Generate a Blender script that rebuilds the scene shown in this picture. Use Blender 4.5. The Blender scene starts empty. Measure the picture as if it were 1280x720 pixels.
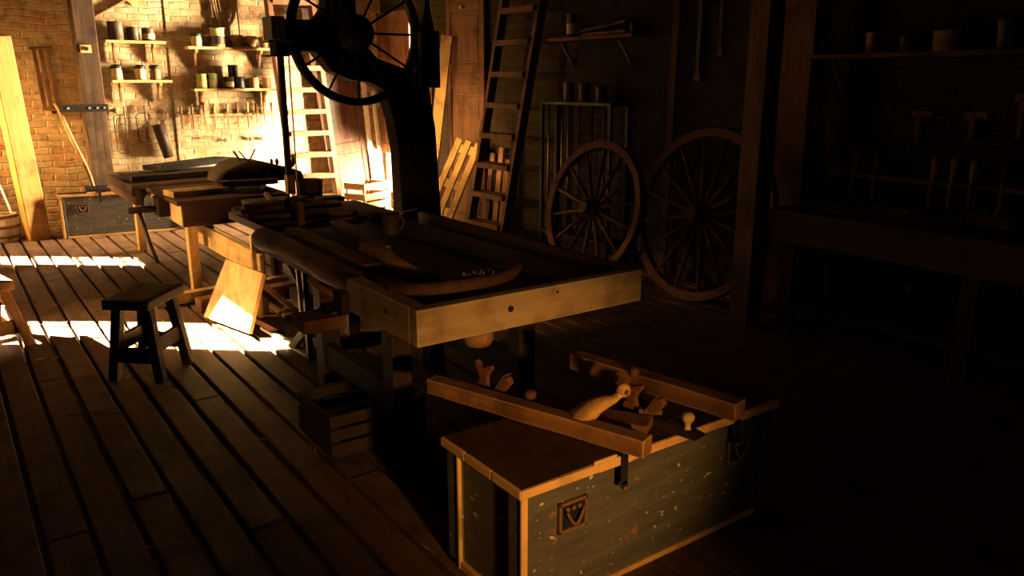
import bpy, bmesh, math, random
from mathutils import Vector, Matrix, noise
random.seed(7)
S = bpy.context.scene
C = S.collection
PI = math.pi
R = math.radians

# ------------------------------------------------------------------ materials
_mats = {}
def nt(m):
    m.use_nodes = True
    n = m.node_tree; n.nodes.clear()
    o = n.nodes.new('ShaderNodeOutputMaterial'); b = n.nodes.new('ShaderNodeBsdfPrincipled')
    n.links.new(b.outputs[0], o.inputs[0])
    return n, b
def ramp(n, fac, stops):
    r = n.nodes.new('ShaderNodeValToRGB')
    while len(r.color_ramp.elements) < len(stops): r.color_ramp.elements.new(.5)
    for e, (p, c) in zip(r.color_ramp.elements, stops):
        e.position = p; e.color = (*c, 1)
    n.links.new(fac, r.inputs[0]); return r.outputs[0]
def mapping(n, scale, src='Object', loc=(0,0,0), rot=(0,0,0)):
    t = n.nodes.new('ShaderNodeTexCoord'); m = n.nodes.new('ShaderNodeMapping')
    m.inputs['Scale'].default_value = scale; m.inputs['Location'].default_value = loc; m.inputs['Rotation'].default_value = rot
    n.links.new(t.outputs[src], m.inputs[0]); return m.outputs[0]
def noise_tex(n, vec, scale, detail=6, rough=.6, dist=0):
    t = n.nodes.new('ShaderNodeTexNoise'); t.inputs['Scale'].default_value = scale
    t.inputs['Detail'].default_value = detail; t.inputs['Roughness'].default_value = rough; t.inputs['Distortion'].default_value = dist
    n.links.new(vec, t.inputs['Vector']); return t.outputs['Fac']
def mix(n, fac, a, b, mode='MIX'):
    m = n.nodes.new('ShaderNodeMix'); m.data_type = 'RGBA'; m.blend_type = mode
    for k, v in ((0, fac), (6, a), (7, b)):
        if isinstance(v, (int, float)): m.inputs[k].default_value = v
        elif isinstance(v, tuple): m.inputs[k].default_value = (*v, 1)
        else: n.links.new(v, m.inputs[k])
    return m.outputs[2]
def bump(n, b, h, strength=.4, dist=.01):
    u = n.nodes.new('ShaderNodeBump'); u.inputs['Strength'].default_value = strength; u.inputs['Distance'].default_value = dist
    n.links.new(h, u.inputs['Height']); n.links.new(u.outputs[0], b.inputs['Normal'])

def wood(name, c1, c2, axis='x', rough=.75, spec=.25, scale=1.0, dirt=None):
    key = (name, axis)
    if key in _mats: return _mats[key]
    m = bpy.data.materials.new(name + '_' + axis); n, b = nt(m)
    s = [22*scale]*3; s['xyz'.index(axis)] = 1.6*scale
    v = mapping(n, s)
    g = noise_tex(n, v, 1.0, 8, .65, .4)
    col = ramp(n, g, [(.30, c1), (.68, c2)])
    v2 = mapping(n, (3,3,3))
    d = noise_tex(n, v2, 1.3, 4, .6)
    dk = tuple(x*.5 for x in c1) if dirt is None else dirt
    f = ramp(n, d, [(.48, (0,0,0)), (.72, (1,1,1))])
    col = mix(n, f, col, dk)
    n.links.new(col, b.inputs['Base Color'])
    if name in ('wood_mid','wood_bench','wood_amber','wood_beam'):   # paler worn arrises
        bv = n.nodes.new('ShaderNodeBevel'); bv.samples = 4; bv.inputs['Radius'].default_value = .007
        ge = n.nodes.new('ShaderNodeNewGeometry'); dt = n.nodes.new('ShaderNodeVectorMath'); dt.operation = 'DOT_PRODUCT'
        n.links.new(bv.outputs[0], dt.inputs[0]); n.links.new(ge.outputs['Normal'], dt.inputs[1])
        ef = ramp(n, dt.outputs['Value'], [(.86, (1,1,1)), (.985, (0,0,0))])
        col = mix(n, ef, col, (.78,.46,.17) if name == 'wood_beam' else tuple(min(.8, x*1.9) for x in c2))
    n.links.new(col, b.inputs['Base Color']) if name in ('wood_mid','wood_bench','wood_amber','wood_beam') else None
    b.inputs['Roughness'].default_value = rough; b.inputs['Specular IOR Level'].default_value = spec
    bump(n, b, g, .5, .006)
    _mats[key] = m; return m
def plain(name, c, rough=.6, metal=0, var=.3, spec=.3, sc=9):
    if name in _mats: return _mats[name]
    m = bpy.data.materials.new(name); n, b = nt(m)
    f = noise_tex(n, mapping(n, (sc,sc,sc)), 1.5, 6, .65)
    col = ramp(n, f, [(.3, tuple(x*(1-var) for x in c)), (.7, tuple(min(1,x*(1+var)) for x in c))])
    n.links.new(col, b.inputs['Base Color'])
    b.inputs['Roughness'].default_value = rough; b.inputs['Metallic'].default_value = metal; b.inputs['Specular IOR Level'].default_value = spec
    bump(n, b, f, .25, .003)
    _mats[name] = m; return m
def brick(name, uax, tone=1.0):
    m = bpy.data.materials.new(name); n, b = nt(m)
    t = n.nodes.new('ShaderNodeTexCoord'); sp = n.nodes.new('ShaderNodeSeparateXYZ'); cb = n.nodes.new('ShaderNodeCombineXYZ')
    n.links.new(t.outputs['Object'], sp.inputs[0]); n.links.new(sp.outputs[uax], cb.inputs[0]); n.links.new(sp.outputs['Z'], cb.inputs[1])
    # slight waviness of the old courses
    nz = n.nodes.new('ShaderNodeTexNoise'); nz.inputs['Scale'].default_value = 3.5; nz.inputs['Detail'].default_value = 3
    n.links.new(cb.outputs[0], nz.inputs['Vector'])
    sub = n.nodes.new('ShaderNodeVectorMath'); sub.operation = 'SUBTRACT'; sub.inputs[1].default_value = (.5,.5,.5); n.links.new(nz.outputs['Color'], sub.inputs[0])
    sc = n.nodes.new('ShaderNodeVectorMath'); sc.operation = 'SCALE'; sc.inputs['Scale'].default_value = .07; n.links.new(sub.outputs[0], sc.inputs[0])
    ad = n.nodes.new('ShaderNodeVectorMath'); n.links.new(cb.outputs[0], ad.inputs[0]); n.links.new(sc.outputs[0], ad.inputs[1])
    br = n.nodes.new('ShaderNodeTexBrick'); br.inputs['Scale'].default_value = 1
    br.inputs['Brick Width'].default_value = .235; br.inputs['Row Height'].default_value = .074; br.inputs['Mortar Size'].default_value = .011
    br.inputs['Mortar Smooth'].default_value = .9; br.inputs['Bias'].default_value = -.1
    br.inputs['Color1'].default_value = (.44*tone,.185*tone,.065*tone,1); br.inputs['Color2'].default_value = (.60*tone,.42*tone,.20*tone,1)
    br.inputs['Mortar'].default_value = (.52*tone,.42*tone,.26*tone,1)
    n.links.new(ad.outputs[0], br.inputs['Vector'])
    f1 = noise_tex(n, mapping(n, (1,1,1)), 5.5, 8, .7)
    grime = ramp(n, f1, [(.38, (0,0,0)), (.56, (1,1,1))])
    col = mix(n, grime, br.outputs['Color'], mix(n, .72, br.outputs['Color'], (.55*tone,.46*tone,.28*tone)))
    f2 = noise_tex(n, mapping(n, (1,1,1), loc=(7,3,1)), 8, 10, .8)
    dark = ramp(n, f2, [(.48, (0,0,0)), (.66, (.8,.8,.8))])
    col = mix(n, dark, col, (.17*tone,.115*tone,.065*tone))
    n.links.new(col, b.inputs['Base Color']); b.inputs['Roughness'].default_value = .95; b.inputs['Specular IOR Level'].default_value = .1
    inv = n.nodes.new('ShaderNodeMath'); inv.operation = 'SUBTRACT'; inv.inputs[0].default_value = 1; n.links.new(br.outputs['Fac'], inv.inputs[1])
    a2 = n.nodes.new('ShaderNodeMath'); n.links.new(inv.outputs[0], a2.inputs[0]); n.links.new(f1, a2.inputs[1])
    bump(n, b, a2.outputs[0], .7, .014)
    return m
def painted():
    m = bpy.data.materials.new('worn_grey_paint'); n, b = nt(m)
    f = noise_tex(n, mapping(n, (2,2,14)), 1.6, 8, .7)
    base = ramp(n, f, [(.3, (.058,.051,.040)), (.7, (.128,.113,.088))])
    ch = noise_tex(n, mapping(n, (1,1,1), loc=(3,9,2)), 5.0, 8, .72)
    cf = ramp(n, ch, [(.60, (0,0,0)), (.65, (1,1,1))])
    col = mix(n, cf, base, (.26,.12,.055))
    sp = noise_tex(n, mapping(n, (1,.6,1.6), loc=(1,2,8), rot=(0,.7,0)), 26, 3, .5)
    sf = ramp(n, sp, [(.68, (0,0,0)), (.71, (1,1,1))])
    col = mix(n, sf, col, (.50,.48,.28))
    n.links.new(col, b.inputs['Base Color']); b.inputs['Roughness'].default_value = .6; b.inputs['Specular IOR Level'].default_value = .3
    bump(n, b, ch, .3, .004)
    return m

M_BRICKX = brick('old_brick_back', 'X'); M_BRICK_SHADE = brick('old_brick_shaded', 'Y', .09)  # side copy of the brick darkened, the room's shade put into its colour
M_PAINT = painted()
W = {}
def w(kind, axis='x'):
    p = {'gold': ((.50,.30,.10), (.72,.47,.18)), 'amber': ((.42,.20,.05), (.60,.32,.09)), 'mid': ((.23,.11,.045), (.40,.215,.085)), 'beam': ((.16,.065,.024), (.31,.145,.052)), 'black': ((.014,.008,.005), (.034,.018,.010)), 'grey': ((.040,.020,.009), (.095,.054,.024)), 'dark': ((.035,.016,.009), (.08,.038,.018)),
         'brown': ((.10,.042,.020), (.21,.10,.045)), 'red': ((.10,.036,.017), (.19,.070,.030)), 'pale': ((.55,.45,.28), (.72,.62,.42)),
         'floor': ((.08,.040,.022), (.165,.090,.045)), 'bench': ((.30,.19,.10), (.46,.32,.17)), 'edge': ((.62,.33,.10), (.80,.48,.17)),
         'white': ((.80,.76,.66), (.92,.88,.80)), 'deep': ((.040,.018,.010), (.09,.042,.020))}[kind]
    return wood('wood_' + kind, p[0], p[1], axis, dirt=(.17,.07,.03) if kind == 'bench' else None)
IRON = plain('black_iron', (.03,.027,.025), .5, .6); RUST = plain('rusty_iron', (.20,.11,.06), .7, .4)
STEEL = plain('worn_steel', (.30,.27,.24), .42, .8); CAST = plain('dark_cast_iron', (.024,.016,.012), .8, .1, .3, .15)
BRASS = plain('dull_brass', (.52,.34,.12), .4, .7); CLAY = plain('clay_pot', (.40,.22,.10), .9, 0, .25)
TIN = plain('dark_tin', (.07,.045,.03), .55, .4); LABEL = plain('paper_label', (.62,.47,.22), .9); GREENT = plain('mottled_green_tin', (.36,.38,.14), .7, .1, .5, sc=25)
ROPE = plain('hemp_rope', (.40,.27,.13), .95, sc=40); STRAW = plain('dry_straw', (.36,.22,.09), .8, sc=20)
GREYST = plain('plate_grey', (.10,.09,.08), .5, .4); DUST = plain('sawdust_dark', (.10,.06,.035), .95); SILVER = plain('bare_bark', (.12,.075,.04), .8, sc=30)

# ------------------------------------------------------------------ mesh builder
def rm(rx=0, ry=0, rz=0): return Matrix.Rotation(rz,3,'Z') @ Matrix.Rotation(ry,3,'Y') @ Matrix.Rotation(rx,3,'X')
class MB:
    def __init__(s): s.v = []; s.f = []; s.sm = []
    def add(s, vs, fs, smooth=False):
        o = len(s.v); s.v += [Vector(p) for p in vs]; s.f += [[i+o for i in f] for f in fs]; s.sm += [smooth]*len(fs); return s
    def box(s, c, d, rot=None, taper=1):
        x,y,z = d[0]/2,d[1]/2,d[2]/2; r = rot or Matrix.Identity(3)
        vs = []
        for k in (-1,1):
            t = taper if k == 1 else 1
            for (a,b) in ((-1,-1),(1,-1),(1,1),(-1,1)): vs.append(Vector(c) + r @ Vector((a*x*t,b*y*t,k*z)))
        return s.add(vs, [[3,2,1,0],[4,5,6,7],[0,1,5,4],[1,2,6,5],[2,3,7,6],[3,0,4,7]])
    def lo(s, a, b): return s.box([(a[i]+b[i])/2 for i in range(3)], [abs(b[i]-a[i]) for i in range(3)])
    def bar(s, p, q, wd, th, up=(0,0,1)):
        p,q = Vector(p),Vector(q); d = (q-p).normalized(); u = Vector(up); sd = d.cross(u)
        if sd.length < 1e-4: sd = d.cross(Vector((1,0,0)))
        sd.normalize(); u = sd.cross(d)
        vs = []
        for c in (p,q):
            for (a,b) in ((-1,-1),(1,-1),(1,1),(-1,1)): vs.append(c + sd*a*wd/2 + u*b*th/2)
        return s.add(vs, [[0,1,2,3],[7,6,5,4],[4,5,1,0],[5,6,2,1],[6,7,3,2],[7,4,0,3]])
    def tube(s, pts, rad, seg=10, caps=True, flat=1.0):
        pts = [Vector(p) for p in pts]; n = len(pts); rr = rad if isinstance(rad, (list,tuple)) else [rad]*n
        vs = []; prev = None
        for i,p in enumerate(pts):
            d = (pts[min(i+1,n-1)] - pts[max(i-1,0)]).normalized()
            if prev is None:
                a = d.cross(Vector((0,0,1)));
                if a.length < 1e-3: a = d.cross(Vector((1,0,0)))
                a.normalize()
            else:
                a = prev - d*prev.dot(d); a.normalize()
            prev = a; b = d.cross(a)
            for k in range(seg):
                t = 2*PI*k/seg; vs.append(p + (a*math.cos(t) + b*math.sin(t)*flat)*rr[i])
        fs = [[i*seg+k, i*seg+(k+1)%seg, (i+1)*seg+(k+1)%seg, (i+1)*seg+k] for i in range(n-1) for k in range(seg)]
        s.add(vs, fs, True)
        if caps:
            o = len(s.v)-len(vs)
            s.f.append([o+k for k in range(seg)][::-1]); s.sm.append(False)
            s.f.append([o+(n-1)*seg+k for k in range(seg)]); s.sm.append(False)
        return s
    def lathe(s, prof, c=(0,0,0), seg=20, rot=None):
        r = rot or Matrix.Identity(3); vs = []
        for (rad,z) in prof:
            for k in range(seg):
                t = 2*PI*k/seg; vs.append(Vector(c) + r @ Vector((rad*math.cos(t), rad*math.sin(t), z)))
        n = len(prof)
        fs = [[i*seg+k, i*seg+(k+1)%seg, (i+1)*seg+(k+1)%seg, (i+1)*seg+k] for i in range(n-1) for k in range(seg)]
        s.add(vs, fs, True); o = len(s.v)-len(vs)
        s.f.append([o+k for k in range(seg)][::-1]); s.sm.append(False)
        s.f.append([o+(n-1)*seg+k for k in range(seg)]); s.sm.append(False)
        return s
    def prism(s, poly, th, f):
        # poly 2-D outline, f(u,v,w) -> point
        n = len(poly); vs = [f(u,v,-th/2) for u,v in poly] + [f(u,v,th/2) for u,v in poly]
        return s.add(vs, [list(range(n))[::-1], list(range(n,2*n))] + [[i,(i+1)%n,n+(i+1)%n,n+i] for i in range(n)])
    def obj(s, name, mat, parent=None, world=False, bev=0.0, sub=0):
        me = bpy.data.meshes.new(name)
        vs = s.v
        if world and parent is not None:
            mw = parent.matrix_basis.copy(); q_ = parent.parent
            while q_ is not None: mw = q_.matrix_basis @ mw; q_ = q_.parent
            inv = mw.inverted(); vs = [inv @ p for p in vs]
        me.from_pydata([tuple(p) for p in vs], [], s.f)
        for p, sm in zip(me.polygons, s.sm): p.use_smooth = sm
        bm = bmesh.new(); bm.from_mesh(me); bmesh.ops.recalc_face_normals(bm, faces=bm.faces[:]); bm.to_mesh(me); bm.free()
        me.materials.append(mat)
        o = bpy.data.objects.new(name, me); C.objects.link(o)
        if parent is not None: o.parent = parent
        if bev:
            b = o.modifiers.new('Bevel', 'BEVEL'); b.width = bev; b.segments = 2; b.limit_method = 'ANGLE'; b.angle_limit = R(40)
        return o
def tag(o, label, cat, group=None, kind=None):
    o['label'] = label; o['category'] = cat
    if group: o['group'] = group
    if kind: o['kind'] = kind
    return o
def thing(name, label, cat, loc=(0,0,0), rz=0, group=None, rot=None):
    o = bpy.data.objects.new(name, None); C.objects.link(o); o.empty_display_size = .05
    o.location = loc; o.rotation_euler = rot or (0,0,rz)
    o.matrix_basis = Matrix.LocRotScale(Vector(loc), o.rotation_euler, Vector((1,1,1)))
    return tag(o, label, cat, group)
def struct(name, m, mat, bev=0):
    o = m.obj(name, mat, bev=bev); o['kind'] = 'structure'; return o
def dup(root, loc, rz=None, label=None, group=None, scale=None, rot=None):
    r = root.copy(); C.objects.link(r); r.location = loc
    if rz is not None: r.rotation_euler = (0,0,rz)
    if rot is not None: r.rotation_euler = rot
    if scale: r.scale = scale if isinstance(scale, tuple) else (scale,)*3
    if label: r['label'] = label
    if group: r['group'] = group
    for ch in list(root.children):
        c = ch.copy(); C.objects.link(c); c.parent = r
        for g in list(ch.children):
            d = g.copy(); C.objects.link(d); d.parent = c
    return r
def noisy_tube(pts, rad, n=14, amp=.15, seg=10, seed=0):
    # resample a polyline smoothly (Catmull-Rom) with a knobbly radius
    P = [Vector(p) for p in pts]; out = []; rr = []
    for i in range(n):
        t = i/(n-1)*(len(P)-1); k = min(int(t), len(P)-2); u = t-k
        a,b,c,d = P[max(k-1,0)],P[k],P[k+1],P[min(k+2,len(P)-1)]
        out.append(.5*((2*b)+(-a+c)*u+(2*a-5*b+4*c-d)*u*u+(-a+3*b-3*c+d)*u**3))
        r0 = rad if not isinstance(rad, (list,tuple)) else rad[k]*(1-u)+rad[k+1]*u
        rr.append(r0*(1+amp*noise.noise(Vector((i*.9,seed,3.3)))*2))
    return MB().tube(out, rr, seg)

# ------------------------------------------------------------------ the room
XL, XR, YF, YB, ZC = -.7, 5.2, -2.0, 10.4, 3.1
m = MB(); m.lo((XL,YF,-.12),(XR,YB,-.045))
x = XL
while x < XR-.02:
    wd = .144; y = YF - random.random()*1.5
    while y < YB:
        L = 2.2 + random.random()*2.2; y0 = max(y,YF); y1 = min(y+L-.006, YB)
        if y1 > y0+.02:
            dz = random.uniform(-.005,.003)
            m.lo((x+random.uniform(0,.003),y0,-.045),(min(x+wd-random.uniform(0,.006),XR),y1,dz))
        y += L
    x += .165
struct('floor', m, w('floor','y'), bev=.006)
m = MB(); m.lo((XL,YF,ZC),(XR,YB,ZC+.1))
struct('ceiling', m, w('deep','y'))
for i,yy in enumerate((-.6,1.6,3.8,6.0,8.2)):
    m = MB(); m.lo((XL,yy-.1,ZC-.16),(XR,yy+.1,ZC)); struct('trim_%d' % (i+1), m, w('deep','x'), bev=.008)

def wall_x(name, x0, x1, openings, mat, y0=YF-.3, y1=YB+.3, z1=ZC+.1):
    # wall whose face is normal to X, with rectangular openings (ya,yb,za,zb) sorted by y
    m = MB(); y = y0
    for (a,b,c,d) in openings:
        m.lo((x0,y,-.1),(x1,a,z1))
        if c > 0: m.lo((x0,a,-.1),(x1,b,c))
        m.lo((x0,a,d),(x1,b,z1)); y = b
    m.lo((x0,y,-.1),(x1,y1,z1)); return struct(name, m, mat)
WIN = [(6.72,7.66,.55,2.62), (9.72,10.37,1.02,2.36)]
wall_x('wall_left', XL-.3, XL, WIN, M_BRICK_SHADE)
DOOR = (9.0,10.38,0,2.45)
wall_x('wall_right', XR, XR+.3, [DOOR], M_BRICK_SHADE)
m = MB(); m.lo((XL,YB,-.1),(2.42,YB+.3,ZC+.1)); m.lo((2.42,YB-.012,-.1),(XR,YB+.3,ZC+.1))
struct('wall_back', m, M_BRICKX)
m = MB()  # wall behind the camera, with its window
m.lo((XL,YF-.3,-.1),(.1,YF,ZC+.1)); m.lo((.1,YF-.3,-.1),(1.1,YF,1.0)); m.lo((.1,YF-.3,2.3),(1.1,YF,ZC+.1)); m.lo((1.1,YF-.3,-.1),(XR,YF,ZC+.1))
struct('wall_front', m, M_BRICK_SHADE)
# arched muntin frames in the left wall's windows
for i,(a,b,c,d) in enumerate(WIN):
    m = MB(); X = XL-.10; cy = (a+b)/2; r = (b-a)/2; zc = d-r; t = .028
    m.lo((X,a,c),(X+.05,a+t,d)); m.lo((X,b-t,c),(X+.05,b,d)); m.lo((X,a,c),(X+.05,b,c+t))
    N = 12
    for k in range(N):   # solid spandrels over the arch
        t0,t1 = PI*k/N, PI*(k+1)/N
        p0 = (cy+(r-t)*math.cos(t0), zc+(r-t)*math.sin(t0)); p1 = (cy+(r-t)*math.cos(t1), zc+(r-t)*math.sin(t1))
        m.prism([p0,p1,(p1[0],d),(p0[0],d)], .05, lambda u,v,q: (X+.025+q,u,v))
    for q in (1/3., 2/3.): m.lo((X+.01,a+(b-a)*q-.009,c),(X+.035,a+(b-a)*q+.009,zc))
    nz = 3
    for q in range(1,nz+1): m.lo((X+.01,a,c+(zc-c)*q/nz-.009),(X+.035,b,c+(zc-c)*q/nz+.009))
    for ang in (45,90,135):
        m.bar((X+.02,cy+r*.35*math.cos(R(ang)),zc+r*.35*math.sin(R(ang))),(X+.02,cy+(r-t)*math.cos(R(ang)),zc+(r-t)*math.sin(R(ang))),.018,.018,(1,0,0))
    ring = [(X+.02,cy+r*.35*math.cos(PI*k/10),zc+r*.35*math.sin(PI*k/10)) for k in range(11)]
    m.tube(ring,.009,6)
    struct('window_%d' % (i+1), m, w('deep','z'))
m = MB(); m.lo((.1,YF-.12,1.0),(1.1,YF-.07,1.03)); m.lo((.1,YF-.12,2.27),(1.1,YF-.07,2.3)); m.lo((.1,YF-.12,1),(.13,YF-.07,2.3)); m.lo((1.07,YF-.12,1),(1.1,YF-.07,2.3)); m.lo((.585,YF-.11,1),(.615,YF-.08,2.3))
struct('window_3', m, w('deep','z'))
# door frame + shutter door leaf hanging in the right-hand doorway
m = MB(); a,b,_,d = DOOR
m.lo((XR-.02,a,0),(XR+.14,a+.06,d)); m.lo((XR-.02,b-.06,0),(XR+.14,b,d)); m.lo((XR-.02,a,d-.06),(XR+.14,b,d))
struct('door_1', m, w('brown','z'))

def panel_door(name, label, loc, width, height, rot, matk, panels, group=None, th=.035, handle=True):
    T = thing(name, label, 'door', loc, rot=rot, group=group)
    st = .09
    m = MB(); m.lo((0,-th/2,0),(st,th/2,height)); m.lo((width-st,-th/2,0),(width,th/2,height))
    zs = [0]
    for q in panels: zs.append(q)
    for z in panels+[height-.1]:
        m.lo((st,-th/2,z),(width-st,th/2,z+.1))
    m.lo((st,-th/2,0),(width-st,th/2,.13)); m.obj('frame', w(matk,'z'), T, bev=.004)
    zz = [.13]+[z+.1 for z in panels]; ze = panels+[height-.1]
    for z0,z1 in zip(zz,ze):
        m = MB(); m.lo((st,-th*.25,z0),(width-st,th*.25,z1)); m.lo((st+.04,-th*.42,z0+.04),(width-st-.04,th*.42,z1-.04))
        m.obj('panel', w(matk,'z'), T, bev=.006)
    if handle:
        m = MB(); m.lathe([(.008,0),(.01,.02),(.022,.03),(.024,.042),(.012,.052)], (width*.5,-th/2,panels[-1]+.05), 14, rm(R(90)))
        m.obj('door_knob', BRASS, T)
    return T
# ------------------------------------------------------------------ the two grey chests
def chest():
    T = thing('tool_chest', '', 'chest', (0,0,0))
    L,D,H = 1.22,.45,.50
    m = MB(); m.lo((.02,.02,.02),(L-.02,D-.02,.45)); m.obj('body', M_PAINT, T, bev=.004)
    e = w('edge','x')
    m = MB(); m.lo((0,.008,0),(L,.035,.022)); m.obj('bottom_rail', e, T, bev=.004)
    m = MB(); m.lo((0,.035,0),(.02,D,.03)); m.obj('bottom_rail', w('edge','y'), T, bev=.004)
    for (xx,yy) in ((0,0),(0,D-.075)):
        m = MB(); m.lo((xx,yy,.0),(xx+.025,yy+.075,.455)); c = m.obj('corner_board', M_PAINT, T, bev=.003)
        s = MB(); s.lo((xx-.004,yy-.004,.0),(xx+.012,yy+.009,.456)); s.obj('worn_edge', w('edge','z'), c, bev=.004)
    m = MB(); m.lo((0,.0,.0),(.045,.02,.455)); c = m.obj('corner_board', M_PAINT, T, bev=.003)
    s = MB(); s.lo((.004,-.006,.0),(.02,.004,.456)); s.obj('worn_edge', w('edge','z'), c, bev=.004)
    m = MB(); m.lo((L-.045,.0,.0),(L,.02,.455)); m.obj('corner_board', M_PAINT, T, bev=.003)
    # lid of broad boards with a bright worn front edge
    for x0,x1 in ((-.012,.31),(.315,.62),(.625,.92),(.925,L+.012)):
        m = MB(); m.lo((x0,-.012,.462),(x1,D+.012,.488)); m.obj('lid_board', w('dark','y'), T, bev=.004)
    m = MB()
    for k in range(8):
        x0 = -.016+k*(L+.032)/8; m.lo((x0,-.02,.455+random.uniform(0,.004)),(x0+(L+.032)/8,-.006+random.uniform(0,.004),.488+random.uniform(0,.003)))
    m.obj('lid_edge', w('edge','x'), T, bev=.004)
    m = MB()
    for k in range(3): m.lo((-.02,-.016+k*(D+.03)/3,.456),(-.006,-.016+(k+.97)*(D+.03)/3,.488+random.uniform(0,.003)))
    m.obj('lid_edge', w('edge','y'), T, bev=.004)
    m = MB(); m.lo((.275,-.014,.488),(.375,D+.01,.503)); m.obj('lid_batten', w('dark','y'), T, bev=.004)
    m = MB(); m.lo((.275,-.022,.486),(.375,-.014,.503)); m.obj('batten_end', w('edge','x'), T, bev=.003)
    for xx in (.385,.96):
        m = MB(); m.lo((xx+.006,-.03,.385),(xx+.034,-.022,.492)); m.lo((xx+.006,-.03,.486),(xx+.034,.06,.506)); m.lathe([(.016,0),(.016,.008)], (xx+.02,-.022,.385), 16, rm(R(90)))
        h = m.obj('hasp', IRON, T, bev=.002)
        s = MB(); s.lathe([(.007,0),(.007,.006),(.003,.009)], (xx+.02,-.03,.375), 12, rm(R(90))); s.obj('rivet', RUST, h)
    for xx in (.215,1.04):
        m = MB(); z0,z1 = .265,.375; x0,x1 = xx-.06,xx+.06
        for a,b in (((x0,z0),(x1,z0+.012)),((x0,z1-.012),(x1,z1)),((x0,z0),(x0+.012,z1)),((x1-.012,z0),(x1,z1))): m.lo((a[0],.004,a[1]),(b[0],.02,b[1]))
        h = m.obj('handle_frame', RUST, T, bev=.003)
        s = MB(); s.lo((x0+.01,.012,z0+.01),(x1-.01,.021,z1-.01)); s.obj('handle_plate', IRON, h)
        s = MB()
        for q in (-.025,.0,.025): s.lathe([(.009,0),(.009,.008),(.004,.012)], (xx+q,.012,z1-.028), 12, rm(R(90)))
        s.obj('stud', RUST, h)
        s = MB(); s.tube([(xx-.036+.072*k/12, -.004-.003*math.sin(PI*k/12), z1-.03-.05*math.sin(PI*k/12)) for k in range(13)], .0055, 8); s.obj('ring_pull', RUST, h)
    return T
ch = chest(); ch.location = (1.315,1.79,0)
ch['label'] = 'grey painted wooden chest in the foreground with beams and planes on its lid'
ch2 = dup(ch, (1.02,9.93,0), R(-6), 'long grey painted chest on the floor against the back brick wall', scale=(1,.42,1))

# ------------------------------------------------------------------ on the front chest
def timber(name, p, q, wd, th, mat, label, cat='beam', parent=None, up=(0,0,1), bev=.005, group=None):
    m = MB().bar(p,q,wd,th,up); o = m.obj(name, mat, None, bev=bev); return tag(o, label, cat, group)
def timberT(name, p, q, wd, th, kind, label, cat='beam', up=(0,0,1), bev=.005, group=None):
    # own local frame with x along the timber so the grain follows it
    p,q = Vector(p),Vector(q); d = (q-p).normalized(); u = Vector(up); sd = d.cross(u)
    if sd.length < 1e-4: sd = d.cross(Vector((1,0,0)))
    sd.normalize(); u = sd.cross(d)
    L = (q-p).length
    m = MB()
    # slightly irregular sawn timber
    n = 6; vs = []
    for i in range(n+1):
        j = lambda: random.uniform(-.0015,.0015)
        for (a,b) in ((-1,-1),(1,-1),(1,1),(-1,1)): vs.append((L*i/n, a*wd/2+j(), b*th/2+j()))
    fs = [[0,3,2,1],[n*4,n*4+1,n*4+2,n*4+3]] + [[i*4+k,i*4+(k+1)%4,(i+1)*4+(k+1)%4,(i+1)*4+k] for i in range(n) for k in range(4)]
    m.add(vs,fs); o = m.obj(name, w(kind,'x'), None, bev=bev)
    mt = Matrix((d, sd*-1, u)).transposed().to_4x4(); mt.translation = p
    o.matrix_basis = mt
    return tag(o, label, cat, group)
TOP = .506
timberT('beam', (1.465,2.60,TOP+.03), (1.76,1.70,TOP+.03), .062,.062, 'beam', 'squared wooden beam across the grey chest, passing under the bench, nearer the left')
timberT('beam', (2.10,2.48,TOP+.036), (2.235,1.71,TOP+.036), .075,.068, 'beam', 'squared wooden beam across the right end of the grey chest')
timberT('wood_offcut', (1.80,2.0,TOP+.02), (1.90,1.83,TOP+.02), .10,.036, 'brown', 'short dark wooden offcut lying between the beams on the chest', 'offcut')
timberT('wood_block', (1.93,1.92,TOP+.025), (1.99,1.86,TOP+.025), .03,.05, 'brown', 'little upright block of wood beside the offcut on the chest', 'block')

def tote(m, x, s=1.0, y=0):
    # saw-handle shaped grip with horn, as an outline in XZ
    o = [(0,0),(.075,0),(.078,.012),(.060,.022),(.055,.045),(.066,.070),(.082,.088),(.078,.100),(.060,.098),(.038,.088),(.020,.092),(.004,.110),(-.010,.104),(-.004,.085),(.012,.060),(.016,.035),(.004,.020)]
    m.prism([(u*s,v*s) for u,v in o], .022, lambda u,v,q: (x+u, y+q, .03+v))
def plane_tool(label, loc, rz, knobmat, gold=False):
    T = thing('hand_plane', label, 'hand plane', loc, rz)
    m = MB(); m.prism([(0,0),(.34,0),(.35,.012),(.30,.02),(.22,.034),(.14,.034),(.06,.018),(0,.012)], .062, lambda u,v,q: (u,q,v)); m.obj('body', CAST if not gold else w('brown','x'), T, bev=.003)
    m = MB(); tote(m, .02); m.obj('tote', w('red','x'), T, bev=.004)
    m = MB().bar((.115,0,.03),(.175,0,.115),.045,.006,(0,0,1)); m.obj('iron', STEEL, T, bev=.001)
    m = MB(); m.prism([(.12,.03),(.15,.028),(.20,.085),(.185,.11),(.165,.10)], .03, lambda u,v,q: (u,q,v)); m.obj('lever_cap', w('red','x'), T, bev=.006)
    m = MB().lathe([(.014,0),(.010,.012),(.013,.022),(.022,.035),(.024,.048),(.016,.058),(.004,.061)], (.29,0,.022), 18); m.obj('knob', knobmat, T)
    return T
ch_p = plane_tool('dark hand plane with a horned grip at the rear of the chest', (1.60,2.50,TOP), R(-77), w('red','z'))
plane_tool('low hand plane with pale front knob beside the right hand beam', (1.93,2.02,TOP), R(-79), w('gold','z'))
T = thing('horn_plane', 'old plane with large curved golden scroll handle lying on the chest', 'hand plane', (1.70,2.06,TOP), R(-72))
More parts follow.
